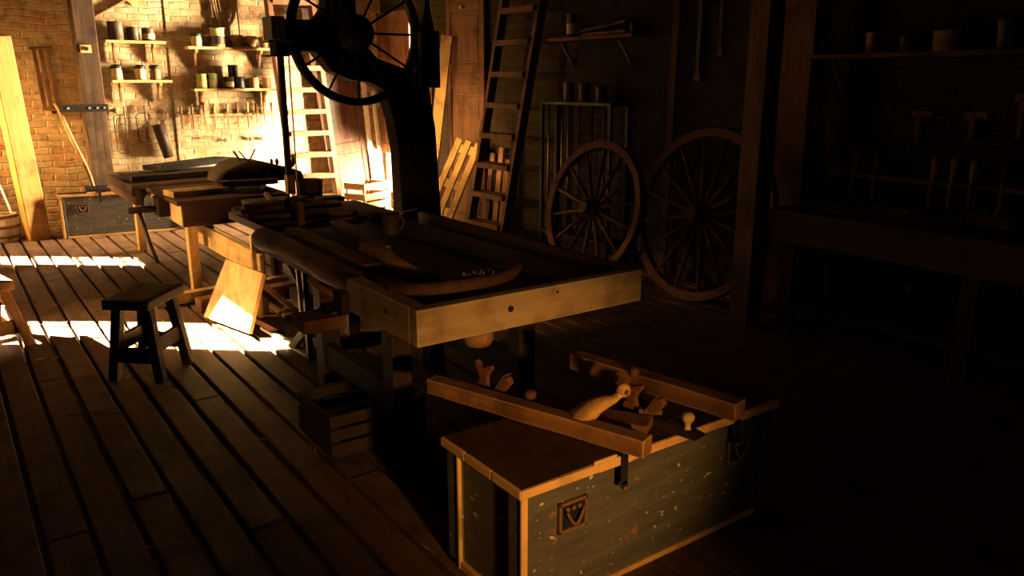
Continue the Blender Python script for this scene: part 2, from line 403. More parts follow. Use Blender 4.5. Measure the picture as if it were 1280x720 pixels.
m = MB(); m.lo((0,-.03,0),(.30,.035,.030)); m.obj('body', w('deep','x'), T, bev=.004)
h = [(.07,-.03,.03),(.08,-.02,.045),(.10,.0,.070),(.125,.018,.095),(.150,.036,.108),(.172,.052,.118),(.19,.065,.138)]
m = MB().tube(h,[.066,.062,.054,.043,.032,.022,.018],14,flat=.62)
c = Vector((.196,.070,.150)); m.lathe([(.004,-.02),(.018,-.018),(.025,-.008),(.026,.006),(.018,.018),(.006,.021)], c, 16, rm(R(80)))
hd = m.obj('scroll_handle', w('amber','y'), T)
m = MB().lathe([(.010,0),(.010,.004),(.005,.006)], c+Vector((.0,-.0,.0))+Vector((.020,-.012,.0)), 12, rm(0,R(90))); m.obj('scroll_eye', w('brown','x'), hd)
m = MB().lathe([(.010,0),(.010,.05),(.016,.058),(.020,.07),(.018,.084),(.008,.09)], (2.13,2.15,TOP), 16)
tag(m.obj('turned_knob', w('red','z')), 'small turned wooden knob standing at the middle beside the far beam on the chest', 'knob')

# ------------------------------------------------------------------ main bench
B = thing('workbench', 'heavy wooden workbench with thick pale end board in the centre', 'workbench', (1.31,2.42,0))
X0,X1,Y0,Y1,ZT = 1.31,2.42,2.42,4.36,.90
m = MB(); m.lo((X0,Y0,.765),(X1,Y0+.055,.905)); eb = m.obj('end_board', w('bench','x'), B, True, bev=.006)
m = MB(); m.lathe([(.013,0),(.013,.004)], (1.72,Y0+.002,.845), 18, rm(R(90))); m.obj('peg_hole', IRON, eb, True)
m = MB(); m.lathe([(.006,0),(.006,.004)], (1.95,Y0+.002,.878), 12, rm(R(90))); m.obj('peg_hole', IRON, eb, True)
m = MB(); m.lo((X0,Y0+.057,.765),(X0+.07,3.02,.905)); sb = m.obj('side_board', w('bench','y'), B, True, bev=.006)
m = MB(); m.lathe([(.012,0),(.012,.004)], (X0+.002,2.66,.85), 16, rm(0,R(-90))); m.obj('peg_hole', IRON, sb, True)
m = noisy_tube([(1.40,3.03,.845),(1.395,3.4,.855),(1.405,3.8,.86),(1.40,4.34,.855)],[.055,.062,.058,.064],22,.06,9,2); m.obj('side_log', w('red','y'), B, True)
for i in range(4):
    xa = X0+.05+i*.165; m = MB(); m.lo((xa,Y0+.055,.80),(xa+.16,Y1,.872+random.uniform(-.004,.004))); m.obj('top_plank', w('dark','y'), B, True, bev=.004)
m = MB(); m.lo((X0+.71,Y0+.055,.80),(X1-.17,Y1,.892)); m.obj('top_plank', w('dark','y'), B, True, bev=.005)
m = MB(); m.lo((X1-.17,Y0+.055,.79),(X1-.03,Y1,.815)); m.obj('tool_trough', w('deep','y'), B, True)
m = MB(); m.lo((X1-.03,Y0+.055,.79),(X1,Y1,.91)); m.obj('back_rail', w('deep','y'), B, True, bev=.004)
for (a,b) in ((1.52,3.05),(2.22,3.05),(1.53,3.88),(2.22,3.95)):
    m = MB(); m.lo((a,b,0),(a+.1,b+.1,.80)); m.obj('leg', w('black','z'), B, True, bev=.005)
m = MB(); m.lo((1.60,3.08,.60),(2.22,3.14,.76)); m.obj('cross_rail', w('black','x'), B, True, bev=.004)
for xx in (1.54,2.24):
    m = MB(); m.lo((xx,3.1,.22),(xx+.05,3.9,.34)); m.obj('stretcher', w('black','y'), B, True, bev=.004)
# round bracket knob below the bench end
m = MB().lathe([(.05,0),(.06,.02),(.06,.05),(.04,.06)], (1.62,2.50,.70), 16); m.obj('screw_collar', w('mid','z'), B, True)
# side vise
V = thing('bench_vise', 'wooden and iron vise on the left side of the central bench', 'vise', (1.25,3.05,.8))
m = MB(); m.lo((1.13,3.06,.68),(1.32,3.22,.735)); m.obj('jaw', w('red','y'), V, True, bev=.004)
m = MB(); m.tube([(1.24,3.13,.765),(1.36,3.05,.80)],.022,14); m.obj('screw', IRON, V, True)
m = MB(); m.lo((1.27,2.99,.755),(1.31,3.08,.85)); m.obj('cheek', CAST, V, True, bev=.006)
for yy in (3.09,3.19): m = MB(); m.tube([(1.24,yy,.725),(1.35,yy,.78)],.015,10); m.obj('guide_rod', IRON, V, True)
m = noisy_tube([(1.20,3.16,.895),(1.24,3.12,.85),(1.29,3.08,.82),(1.33,3.06,.80)],[.014,.016,.022,.024],10,.1); m.obj('handle', w('red','x'), V, True)
# things on the bench
o = noisy_tube([(1.625,3.50,.915),(1.62,3.32,.915),(1.60,3.12,.905),(1.62,2.92,.895)],[.040,.042,.034,.02],16,.08); tag(o.obj('bent_stick', w('mid','y')), 'short bent wooden stick with pale end on the central bench', 'stick')
o = noisy_tube([(1.37,2.76,.905),(1.48,2.64,.908),(1.66,2.60,.912),(1.84,2.63,.915),(1.99,2.74,.918)],[.024,.030,.030,.026,.018],26,.12); br = o.obj('curved_branch', w('deep','y')); tag(br, 'long curved branch resting near the end of the central bench', 'branch')
m = MB()
for k in range(14):
    a = Vector((1.70+random.uniform(-.05,.08),2.64+random.uniform(-.03,.03),.945)); m.box(a,(.014,.004,.005),rm(random.random()*3,random.random()*3,random.random()*3))
m.obj('peeling_bark', SILVER, br)
T = thing('tin_mug', 'dark tin mug near the far edge of the central bench', 'mug', (1.98,3.93,.872))
m = MB().lathe([(.045,0),(.047,.005),(.046,.11),(.049,.115),(.044,.115),(.041,.01),(.0,.01)], (0,0,0), 20); m.obj('cup', TIN, T)
m = MB().tube([(.046,0,.09),(.075,0,.09),(.085,0,.06),(.070,0,.03),(.046,0,.028)],.006,8); m.obj('handle', TIN, T)
for (a,b,c_,d_,lab) in (((1.52,3.2,.89),(1.56,4.3,.89),.09,.03,'long flat board lying along the left of the central bench'),
                 ((1.72,3.5,.895),(1.84,4.33,.895),.08,.035,'narrow flat board lying behind the bent stick on the bench'),
                 ((2.16,2.9,.83),(2.20,4.2,.83),.05,.03,'thin lath lying in the trough of the central bench')):
    timberT('board', a,b,c_,d_,'brown',lab,'board')
T = thing('shallow_pan', 'shallow round pan at the far right end of the central bench', 'pan', (2.12,4.28,.897))
m = MB().lathe([(.09,0),(.11,.035),(.115,.036),(.105,.03),(.085,.006),(0,.006)], (0,0,0), 24); m.obj('bowl', STEEL, T)
m = MB().bar((.1,0,.03),(.24,.04,.035),.02,.006); m.obj('handle', STEEL, T)
T = thing('low_crate', 'low dark wooden crate on the floor under the central bench', 'crate', (1.28,3.22,0), R(0))
for z in (.02,.09,.16):
    for s_ in (0,.38): m = MB(); m.lo((0,s_,z),(.5,s_+.018,z+.055)); m.obj('slat', w('black','x'), T, bev=.002)
    for s_ in (0,.482): m = MB(); m.lo((s_,.018,z),(s_+.018,.38,z+.055)); m.obj('slat', w('black','y'), T, bev=.002)
m = MB(); m.lo((.018,.018,0),(.482,.38,.02)); m.obj('bottom', w('black','x'), T)
for (a,b) in ((.018,.018),(.452,.018),(.018,.35),(.452,.35)): m = MB(); m.lo((a,b,.02),(a+.03,b+.03,.215)); m.obj('corner_post', w('black','z'), T)

# broken pale sticks by the vise
T = thing('splintered_stick', 'pale splintered forked stick leaning up against the side of the central bench', 'stick', (1.79,4.86,0))
m = noisy_tube([(1.79,4.86,.01),(1.73,4.70,.28),(1.66,4.52,.52),(1.60,4.38,.73)],[.018,.018,.016,.006],10,.1,7); m.obj('stick', w('pale','z'), T, True)
m = noisy_tube([(1.665,4.53,.50),(1.63,4.56,.60),(1.58,4.60,.72)],[.016,.013,.004],8,.1,6); m.obj('fork', w('pale','z'), T, True)
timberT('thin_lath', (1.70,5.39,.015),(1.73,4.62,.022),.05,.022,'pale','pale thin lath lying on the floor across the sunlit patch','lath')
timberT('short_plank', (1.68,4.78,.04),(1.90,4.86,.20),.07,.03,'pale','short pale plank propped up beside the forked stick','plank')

# ------------------------------------------------------------------ middle: saw table bench and its clutter
T = thing('plank_table', 'dark plank table piled with boards behind the central bench', 'table', (1.50,4.62,0))
for i in range(4):
    m = MB(); m.lo((1.50+i*.225,4.62,.82),(1.50+i*.225+.22,5.30,.87)); m.obj('top_plank', w('deep','y'), T, True, bev=.005)
for (a,b) in ((2.05,4.72),(2.28,5.16)):
    m = MB(); m.lo((a,b,.06),(a+.08,b+.08,.82)); m.obj('leg', w('deep','z'), T, True, bev=.004)
m = MB(); m.lo((1.95,4.70,0),(2.42,5.28,.06)); m.obj('foot', w('deep','x'), T, True, bev=.004)
m = MB(); m.lo((1.56,4.70,.74),(2.36,4.735,.82)); m.obj('apron', w('deep','x'), T, True, bev=.004)
for k,(a,b,wd,th) in enumerate((((1.52,4.95,.886),(2.15,4.75,.886),.16,.03),((1.52,5.22,.886),(2.2,5.12,.886),.14,.03),((1.45,4.95,.917),(2.05,5.08,.917),.13,.03),((1.52,4.90,.947),(1.95,5.1,.947),.10,.028))):
    timberT('rough_board', a,b,wd,th,'deep',('wide rough board lowest on the plank table, nearest the camera','rough board lying flat along the back of the plank table','rough board lying crosswise second in the pile on the plank table','topmost rough board of the pile on the plank table')[k],'board',group='boards piled on the plank table')
m = noisy_tube([(2.24,5.02,.962),(2.25,5.0,1.04)],[.02,.02],6); 
T = thing('upright_post', 'thin wooden upright standing against the near side of the plank table', 'post', (1.72,4.57,0))
m = MB(); m.lo((1.70,4.56,0),(1.735,4.595,1.0)); m.obj('stake', w('brown','z'), T, True, bev=.003)
# ------------------------------------------------------------------ band saw (aligned with the room)
SY = 5.8
Sw = thing('band_saw', 'big black cast iron band saw with spoked wheel behind the benches', 'band saw', (3.1,SY+.1,0))
fx = lambda u,v,q: (u, SY+.13+q, v)
m = MB()
outer = [(3.04,0),(3.06,.7),(3.05,1.14),(3.01,1.40),(2.95,1.62),(2.84,1.68),(2.66,1.70),(2.52,1.76),(2.40,1.90),(2.10,1.91),(2.10,2.12),(2.42,2.13),(2.50,2.22),(2.52,2.75),(2.70,2.75),(2.72,2.25),(2.76,2.0),(2.90,1.86),(3.10,1.80),(3.34,1.72),(3.40,1.3),(3.43,.7),(3.46,0)]
m.prism(outer, .16, fx); m.obj('frame', CAST, Sw, True, bev=.012)
m = MB(); m.prism([(3.12,.1),(3.14,.7),(3.13,1.2),(3.20,1.55),(3.28,1.55),(3.32,1.2),(3.34,.7),(3.36,.1)], .20, fx); m.obj('web_rib', CAST, Sw, True, bev=.008)
m = MB(); m.lo((2.9,SY-.15,0),(3.6,SY+.45,.06)); m.obj('base_plate', CAST, Sw, True, bev=.008)
HC = (2.69,SY-.02,2.04)
m = MB(); Nn = 56
prof = [(.475,-.03),(.53,-.03),(.53,.03),(.475,.03)]
vs = []
for k in range(Nn):
    t = 2*PI*k/Nn
    for (r_,q) in prof: vs.append((HC[0]+r_*math.cos(t), HC[1]+q, HC[2]+r_*math.sin(t)))
m.add(vs, [[k*4+j, k*4+(j+1)%4, ((k+1)%Nn)*4+(j+1)%4, ((k+1)%Nn)*4+j] for k in range(Nn) for j in range(4)], True)
wh = m.obj('wheel_rim', CAST, Sw, True)
m = MB().lathe([(.05,-.12),(.10,-.09),(.13,-.05),(.135,.0),(.13,.04),(.08,.10)], HC, 28, rm(R(90))); m.obj('wheel_hub', CAST, Sw, True)
for k in range(12):
    t = 2*PI*k/12+R(0); m = MB().tube([(HC[0]+.10*math.cos(t),HC[1],HC[2]+.10*math.sin(t)),(HC[0]+.485*math.cos(t),HC[1],HC[2]+.485*math.sin(t))],.009,8); m.obj('spoke', CAST, Sw, True)
m = MB(); m.lo((2.02,SY-.10,1.97),(2.12,SY+.08,2.13)); m.obj('guide_block', GREYST, Sw, True, bev=.006)
m = MB(); m.lo((2.06,SY-.06,1.87),(2.17,SY+.08,1.97)); m.lo((2.0,SY-.08,1.955),(2.18,SY+.06,1.965)); m.lo((1.98,SY-.08,1.862),(2.15,SY+.06,1.87)); m.obj('guide_bracket', CAST, Sw, True, bev=.004)
m = MB(); m.lo((2.085,SY-.02,.98),(2.125,SY+.02,1.90)); m.obj('guide_post', CAST, Sw, True, bev=.003)
m = MB(); m.lo((2.08,SY-.035,.88),(2.14,SY+.03,1.02)); m.obj('blade_guide', RUST, Sw, True, bev=.004)
m = MB(); m.lo((2.158,SY-.03,.5),(2.162,SY-.005,2.04)); m.obj('blade', STEEL, Sw, True)
m = MB(); m.lo((1.80,SY-.40,.80),(2.155,SY+.20,.84)); m.lo((2.166,SY-.40,.80),(2.40,SY+.16,.84)); m.lo((2.15,SY+.03,.80),(2.17,SY+.20,.84)); m.obj('saw_table', CAST, Sw, True, bev=.008)
m = MB(); m.lo((2.2,SY-.1,.10),(2.38,SY+.1,.80)); m.lo((2.15,SY-.14,0),(3.0,SY+.3,.10)); m.obj('table_pedestal', CAST, Sw, True, bev=.01)
m = MB(); m.lo((3.18,SY-.13,1.64),(3.35,SY+.05,2.07)); m.prism([(3.21,2.07),(3.33,2.07),(3.29,2.22),(3.275,2.40),(3.25,2.40),(3.24,2.22)], .12, lambda u,v,q:(u,SY-.04+q,v)); m.obj('drive_housing', IRON, Sw, True, bev=.01)
m = MB(); m.lo((2.52,SY-.02,2.18),(2.66,SY+.06,2.85)); m.obj('tension_slide', CAST, Sw, True, bev=.01)
# bucket and log on the saw table
T = thing('iron_bucket', 'dark round iron pot standing on the band saw table', 'pot', (2.275,SY+.04,.84))
m = MB().lathe([(.085,0),(.095,.01),(.10,.12),(.108,.13),(.10,.13),(.09,.02),(0,.02)], (0,0,0), 22); m.obj('pot_body', TIN, T)
T = None
timberT('squared_block', (2.20,5.50,.86),(2.38,5.51,.86),.14,.04,'black','flat dark block of wood on the right of the saw table','block')
for k,(p,q,r_) in enumerate((((1.86,5.48,.868),(1.98,5.95,.868),.026),)):
    m = noisy_tube([p,((p[0]+q[0])/2,(p[1]+q[1])/2,p[2]),q],[r_,r_,r_*.8],10,.15); tag(m.obj('rough_log', w('deep','y')), 'thin rough log lying on the left of the saw table', 'log')

# ------------------------------------------------------------------ left bench in front of the back wall
L = thing('joiners_bench', 'low joiners bench cluttered with boards in front of the back brick wall', 'workbench', (1.52,6.66,0))
m = MB(); m.lo((1.52,6.66,.565),(1.56,7.75,.74)); m.obj('side_apron', w('gold','y'), L, True, bev=.005)  # side facing the left light painted gold, its light put into the wood
m = MB(); m.lo((1.52,6.62,.565),(2.35,6.66,.74)); m.obj('front_apron', w('deep','x'), L, True, bev=.005)  # front painted dark, its shade put into the wood colour
m = MB(); m.lo((1.48,6.60,.74),(2.40,7.68,.775)); m.obj('top_board', w('dark','y'), L, True, bev=.006)
for (a,b) in ((1.56,6.68),(2.24,6.68),(1.56,8.75),(2.24,8.75)):
    m = MB(); m.lo((a,b,0),(a+.075,b+.09,.74)); m.obj('leg', w('gold' if a<2 else 'brown','z'), L, True, bev=.004)  # left legs take the lit gold as well
m = MB(); m.lo((1.36,7.70,.70),(2.52,8.95,.80)); m.obj('upper_top', w('dark','y'), L, True, bev=.008)
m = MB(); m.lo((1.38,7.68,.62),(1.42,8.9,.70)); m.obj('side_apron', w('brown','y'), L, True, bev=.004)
V = thing('leg_vise', 'iron vise with wooden lever at the left corner of the joiners bench', 'vise', (1.38,7.1,.7))
m = MB(); m.lo((1.43,7.02,.60),(1.52,7.22,.76)); m.obj('jaw', CAST, V, True, bev=.01)
m = MB(); m.tube([(1.22,7.13,.66),(1.46,7.13,.66)],.028,12); m.obj('screw', CAST, V, True)
m = MB(); m.tube([(1.30,7.12,.64),(1.33,7.0,.40),(1.36,6.92,.24)],.015,10); m.obj('lever', IRON, V, True)
m = MB().lathe([(.012,0),(.02,.06),(.04,.09),(.045,.12),(.03,.14)], (1.33,7.13,.69), 14); m.obj('knob', CAST, V, True)
timberT('brace_plank', (1.70,6.95,.47),(1.80,5.62,.40),.035,.17,'gold','golden plank set on edge, running forward from the joiners bench','plank')
for xx,zz in ((1.775,.62),(1.845,.60)):
    timberT('short_upright', (xx,5.70+(xx-1.775)*1.2,0.0),(xx,5.70+(xx-1.775)*1.2,zz),.035,.05,'gold','upright batten %s the golden plank on edge' % ('in front of' if xx<1.8 else 'right behind'),'batten')
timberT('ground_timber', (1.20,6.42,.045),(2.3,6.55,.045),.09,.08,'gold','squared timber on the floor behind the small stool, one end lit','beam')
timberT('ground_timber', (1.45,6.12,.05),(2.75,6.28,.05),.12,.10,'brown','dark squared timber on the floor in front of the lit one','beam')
# clutter on the joiners bench
for k,(a,b,wd,th,kd,lab) in enumerate((
    ((1.50,6.95,.80),(1.95,7.0,.80),.24,.05,'gold','golden board lying flat at the near left end of the joiners bench'),
    ((1.38,8.05,.83),(2.4,8.2,.83),.35,.05,'black','wide dark board across the far part of the joiners bench'),
    ((1.65,8.2,.89),(2.45,8.65,.90),.25,.05,'black','dark board lying on top of the pile on the joiners bench'),
    ((2.08,6.75,.801),(2.30,7.2,.801),.2,.05,'black','dark short board in the middle of the joiners bench'),
    ((1.95,7.0,.847),(2.40,6.9,.847),.12,.04,'deep','narrow dark batten across the joiners bench pile'))):
    timberT('loose_board', a,b,wd,th,kd,lab,'board')
m = MB()
for k in range(12):
    t = k/11; 
prof = [(2.0,.80),(2.02,.88),(2.15,.95),(2.30,.99),(2.45,.97),(2.6,.93),(2.75,.88),(2.8,.80)]
m.prism(prof, .5, lambda u,v,q: (u,7.5+q+.1*math.sin(u*9),v)); o = m.obj('canvas_heap', w('black','y'), None, bev=.03); tag(o, 'dark heap of folded sacking on the joiners bench', 'sacking')
for k,(p,q,r_,lab) in enumerate((((2.28,7.5,.97),(2.22,7.5,1.07),.012,'dark stick pointing left out of the sacking heap'),((2.34,7.5,.97),(2.27,7.5,1.07),.007,'thin dark stick in the middle of the three on the sacking'),((2.35,7.5,.96),(2.42,7.5,1.08),.009,'dark stick pointing right out of the sacking heap'))):
    m = MB().tube([p,q],[r_,r_*.9],8); tag(m.obj('tool_stick', w('black','z')), lab, 'stick')
for k,(xx,zz,r_,lab) in enumerate(((2.55,.93,.012,'small dark peg standing on the heap, left of its twin'),(2.60,.93,.014,'small dark peg standing on the heap, right of its twin'))):
    m = MB().lathe([(r_,0),(r_*1.3,.03),(r_,.05),(r_*.5,.06)], (xx,7.45,zz), 10); tag(m.obj('peg', w('black','z')), lab, 'peg')
m = MB().tube([(2.68,7.45,.88),(2.74,7.45,.94),(2.78,7.45,.97)],[.03,.035,.02],10); tag(m.obj('mallet_head', w('black','x')), 'dark rounded mallet head at the right of the sacking heap', 'mallet')

# ------------------------------------------------------------------ tilted square board (a small stool on its side) in the sun patch
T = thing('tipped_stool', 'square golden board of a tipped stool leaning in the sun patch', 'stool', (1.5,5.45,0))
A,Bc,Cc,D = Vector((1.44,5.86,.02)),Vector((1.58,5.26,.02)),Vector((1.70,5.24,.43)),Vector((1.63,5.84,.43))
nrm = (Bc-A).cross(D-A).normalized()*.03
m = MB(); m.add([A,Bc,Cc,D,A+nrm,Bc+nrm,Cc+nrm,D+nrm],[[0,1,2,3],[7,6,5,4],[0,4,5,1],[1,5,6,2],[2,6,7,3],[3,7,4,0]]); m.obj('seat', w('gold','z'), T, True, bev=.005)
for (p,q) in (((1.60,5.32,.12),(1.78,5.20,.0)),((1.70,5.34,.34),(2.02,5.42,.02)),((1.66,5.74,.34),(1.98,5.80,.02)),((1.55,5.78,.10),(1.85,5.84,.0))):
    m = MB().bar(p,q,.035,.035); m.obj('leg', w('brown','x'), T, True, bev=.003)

# ------------------------------------------------------------------ small stools
def stool(label, loc, rz, seat, H, kd, spread=.05):
    T = thing('wooden_stool', label, 'stool', loc, rz)
    a,b = seat
    m = MB(); m.box((0,0,H-.03),(a,b,.06)); m.obj('seat', w(kd,'y'), T, bev=.008)
    P = []
    for sx in (-1,1):
        for sy in (-1,1):
            t = Vector((sx*(a/2-.05),sy*(b/2-.08),H-.057)); f = Vector((sx*(a/2-.05+spread),sy*(b/2-.08+spread*.6),0.0)); P.append((t,f))
            m = MB().bar(f,t,.055,.055,(0,1,0)); m.obj('leg', w(kd,'z'), T, bev=.004)
    for i,j,q in ((0,2,.35),(1,3,.35),(0,1,.48),(2,3,.48)):
        p0 = P[i][1].lerp(P[i][0],q); p1 = P[j][1].lerp(P[j][0],q); m = MB().bar(p0,p1,.03,.09); m.obj('stretcher', w(kd,'x'), T, bev=.003)
    return T
stool('dark small stool standing in front of the sun patch on the floor', (.875,4.95,0), R(-41), (.275,.42), .50, 'deep', .055)
stool('wooden stool cut off by the left edge of the picture', (.10,6.10,0), R(12), (.30,.42), .45, 'mid', .09)
m = MB().box((.95,5.05,.20),(.16,.13,.10),rm(0,0,.4)); 
# ------------------------------------------------------------------ posts left
timberT('squared_post', (.79,10.10,0),(.66,9.75,2.13),.22,.14,'amber','thick golden squared timber standing upright at far left','timber',up=(.3,-1,.1),bev=.012)
T = thing('strapped_post', 'dark upright post with bolted iron strap against the back wall', 'post', (1.52,10.2,0))
m = MB(); m.lo((1.41,10.12,0),(1.63,10.36,ZC)); m.obj('timber', w('grey','z'), T, True, bev=.008)
m = MB(); m.lo((1.17,10.105,1.36),(1.655,10.119,1.44)); m.lo((1.17,10.12,1.36),(1.40,10.13,1.44)); st = m.obj('iron_strap', IRON, T, True, bev=.003)
for xx in (1.25,1.46,1.54,1.61):
    m = MB().lathe([(.012,0),(.011,.006),(.006,.009)], (xx,10.105,1.40), 12, rm(R(90))); m.obj('bolt', STEEL, st, True)
m = MB(); m.box((1.50,10.112,2.03),(.11,.014,.085)); pl = m.obj('bolt_plate', w('gold','x'), T, True, bev=.003)
m = MB().lathe([(.022,0),(.022,.012)], (1.505,10.106,2.03), 8, rm(R(90))); m.obj('nut', IRON, pl, True)
def wallplate(loc, label, s=.11, rz=0):
    T = thing('anchor_plate', label, 'wall plate', loc)
    m = MB().box((0,0,0),(s,.02,s*.75),rm(0,rz)); m.obj('plate', w('gold','x'), T, bev=.003)
    m = MB().lathe([(s*.2,0),(s*.2,.015)], (0,-.01,0), 8, rm(R(90))); m.obj('nut', IRON, T)
wallplate((1.14,YB-.02,1.36), 'small golden plate with nut on the wall, left of the dark post', .13)
wallplate((1.74,YB-.02,1.36), 'pale plate on the wall just right of the iron strap', .10)
T = thing('wall_anchor', 'iron wall anchor with crossed arms high above the left shelves', 'wall anchor', (2.08,YB,2.62))
m = MB(); m.box((0,-.02,0),(.15,.03,.15),rm(0,R(45))); m.obj('boss', w('gold','x'), T, bev=.004)
m = MB().lathe([(.025,0),(.025,.02)], (0,-.035,0), 8, rm(R(90))); m.obj('nut', IRON, T)
m = MB().bar((0,-.03,0),(-.48,-.03,-.28),.02,.05,(0,1,0)); m.obj('arm', w('mid','x'), T, bev=.003)
m = MB().bar((0,-.05,0),(.35,-.04,.14),.015,.03,(0,1,0)); m.obj('arm', w('mid','x'), T, bev=.003)

# tools hanging left of the post
T = thing('frame_saw', 'brown wooden frame saw hanging on the bricks left of the dark post', 'saw', (1.10,YB-.05,1.7))
for dx in (-.065,-.0,.065): m = MB().bar((1.12+dx,YB-.05,1.40),(1.09+dx,YB-.05,2.02),.042,.03,(0,1,0)); m.obj('rail', w('brown','z'), T, True, bev=.003)
m = MB().bar((.98,YB-.05,2.03),(1.20,YB-.05,2.05),.03,.05,(0,1,0)); m.obj('cross_arm', w('brown','x'), T, True, bev=.004)
m = MB().bar((1.02,YB-.05,1.39),(1.18,YB-.05,1.38),.03,.04,(0,1,0)); m.obj('cross_arm', w('brown','x'), T, True, bev=.004)
T = thing('long_axe', 'axe standing head down on the far chest, curved golden handle', 'axe', (1.42,9.98,.51))
m = noisy_tube([(1.38,9.95,.53),(1.34,9.98,.75),(1.25,10.08,1.05),(1.18,10.2,1.35),(1.155,10.3,1.44)],[.02,.022,.024,.02,.018],16,.05,8); m.obj('handle', w('mid','z'), T, True)
m = MB(); m.prism([(-.11,-.03),(-.05,-.018),(.04,-.025),(.12,-.02),(.12,.025),(.04,.025),(-.05,.018),(-.11,.035)], .045, lambda u,v,q:(1.40+u,9.93+q,.54+v)); m.obj('head', IRON, T, True, bev=.005)
timberT('small_block', (1.32,9.98,.515),(1.75,9.93,.515),.08,.03,'red','thin reddish slat lying on the far chest under the axe','slat')

# barrel
T = thing('stave_barrel', 'small staved barrel with iron hoops behind the golden timber', 'barrel', (.50,10.20,0))
m = MB()
for k in range(16):
    t0,t1 = 2*PI*k/16+.01, 2*PI*(k+1)/16-.01
    vs = []
    for (r_,z) in ((.125,0),(.140,.15),(.130,.30)):
        for rr_ in (r_,r_-.015):
            for t in (t0,t1): vs.append((rr_*math.cos(t),rr_*math.sin(t),z))
    m.add(vs,[[0,1,5,4],[4,5,9,8],[2,6,7,3],[6,10,11,7],[0,4,6,2],[4,8,10,6],[1,3,7,5],[5,7,11,9],[8,9,11,10],[0,2,3,1]])
m.obj('staves', w('pale','z'), T)
for z,r_ in ((.04,.13),(.15,.143),(.26,.135)): m = MB().lathe([(r_,0),(r_+.004,.002),(r_+.004,.028),(r_,.03)], (0,0,z), 28); m.obj('hoop', RUST, T)
m = MB().lathe([(.12,0),(.12,.01)], (0,0,.03), 20); m.obj('bottom', w('brown','x'), T)
m = noisy_tube([(.47,10.08,.30),(.53,10.14,.45),(.60,10.2,.62)],[.012,.015,.01],8,.1,6); m = None
timberT('white_stick', (.58,10.18,.29),(.40,10.30,1.1),.018,.018,'white','thin white stick standing up out of the barrel','stick')
timberT('white_board', (.36,10.28,.0),(.38,10.36,.66),.055,.015,'white','narrow board painted white as a bright slit of light behind the barrel','board',up=(0,-1,.1))  # white colour stands in for a bright slit of daylight

# ------------------------------------------------------------------ wall shelves with their pots
def shelf(label, x0, x1, z, depth=.17, wall='back', brk=True):
    T = thing('wall_shelf', label, 'shelf', ((x0+x1)/2, YB-.03, z))
    m = MB(); m.lo((x0,YB-.03-depth,z-.03),(x1,YB-.03,z)); m.obj('shelf_board', w('gold','x'), T, True, bev=.004)
    for xx in (x0+.10,x1-.12):
        m = MB(); m.prism([(0,0),(-.14,0),(-.135,-.03),(-.07,-.06),(-.05,-.12),(-.03,-.19),(0,-.22)], .03, lambda u,v,q: (xx+q,YB-.03+u,z-.03+v)); m.obj('bracket', w('mid','z'), T, True, bev=.003)
    return T
shelf('upper wall shelf left, holding three dark cans', 1.72,2.36,2.135)
shelf('lower wall shelf left, holding three dark lidded jars', 1.74,2.38,1.70)
shelf('upper wall shelf right, below the rope, holding pots', 2.60,3.60,2.085)
shelf('lower wall shelf right, with the stacked dark cups', 2.62,3.62,1.60)
def can(label, loc, r_, h, mat, band=None, lid=None, group=None, name='tin_can', cat='can'):
    T = thing(name, label, cat, loc, random.uniform(-.5,.5), group)
    m = MB().lathe([(r_*.96,0),(r_,.004),(r_,.02),(r_*.97,.024),(r_*.97,h-.015),(r_*1.02,h-.012),(r_*1.02,h),(r_*.92,h),(r_*.92,.01),(0,.01)] if not lid else [(r_*.9,0),(r_,.01),(r_,h*.6),(r_*.8,h*.72),(r_*.8,h*.76)], (0,0,0), 22); m.obj('body', mat, T)
    if band: m = MB().lathe([(r_*1.005,h*.15),(r_*1.012,h*.16),(r_*1.012,h*.56),(r_*1.005,h*.57)], (0,0,0), 22); m.obj('label_band', band, T)
    if lid: m = MB().lathe([(r_*.95,h*.74),(r_*1.08,h*.78),(r_*1.05,h*.90),(r_*.7,h),(r_*.1,h*1.02)], (0,0,0), 22); m.obj('lid', lid, T)
    return T
ys = YB-.12
z = 2.135
can('large wide dark can at the left end of the upper left shelf', (1.85,ys,z),.085,.20,TIN)
can('plain dark can, middle of the three on the upper left shelf', (2.03,ys,z),.065,.145,TIN)
can('dark can with golden mark, rightmost on the upper left shelf', (2.19,ys,z),.068,.14,TIN,LABEL)
z = 1.70
for xx,lab in ((1.81,'dark lidded jar at the left end of the lower left shelf, standing alone'),(2.06,'dark lidded jar, left one of the pair on the lower left shelf'),(2.22,'dark lidded jar at the right end of the lower left shelf')):
    can(lab, (xx,ys,z),.058,.17,LABEL if xx<2.1 else RUST,None,IRON,name='lidded_jar',cat='jar')
z = 2.085
can('lidded jar at the left end of the upper right shelf', (2.72,ys,z),.058,.16,LABEL,None,IRON,name='lidded_jar',cat='jar')
can('tall mottled green tin on the upper right shelf', (2.97,ys,z),.085,.22,GREENT,TIN,name='tall_tin',cat='tin')
def pot(label, loc, s=1.0):
    T = thing('clay_pot', label, 'pot', loc)
    m = MB().lathe([(.045*s,0),(.058*s,.06*s),(.066*s,.11*s),(.072*s,.112*s),(.072*s,.14*s),(.064*s,.14*s),(.055*s,.05*s),(.04*s,.01),(0,.01)], (0,0,0), 20); m.obj('pot_body', CLAY, T)
    m = MB().lathe([(.0665*s,.108*s),(.076*s,.112*s),(.076*s,.142*s),(.066*s,.145*s)], (0,0,0), 20); m.obj('rim', CLAY, T)
pot('clay pot beside the tall green tin on the upper right shelf', (3.20,ys,z),1.0)
pot('clay pot, middle of three on the upper right shelf', (3.38,ys,z),.96)
pot('clay pot at the right end of the upper right shelf', (3.53,ys,z),.9)
z = 1.60
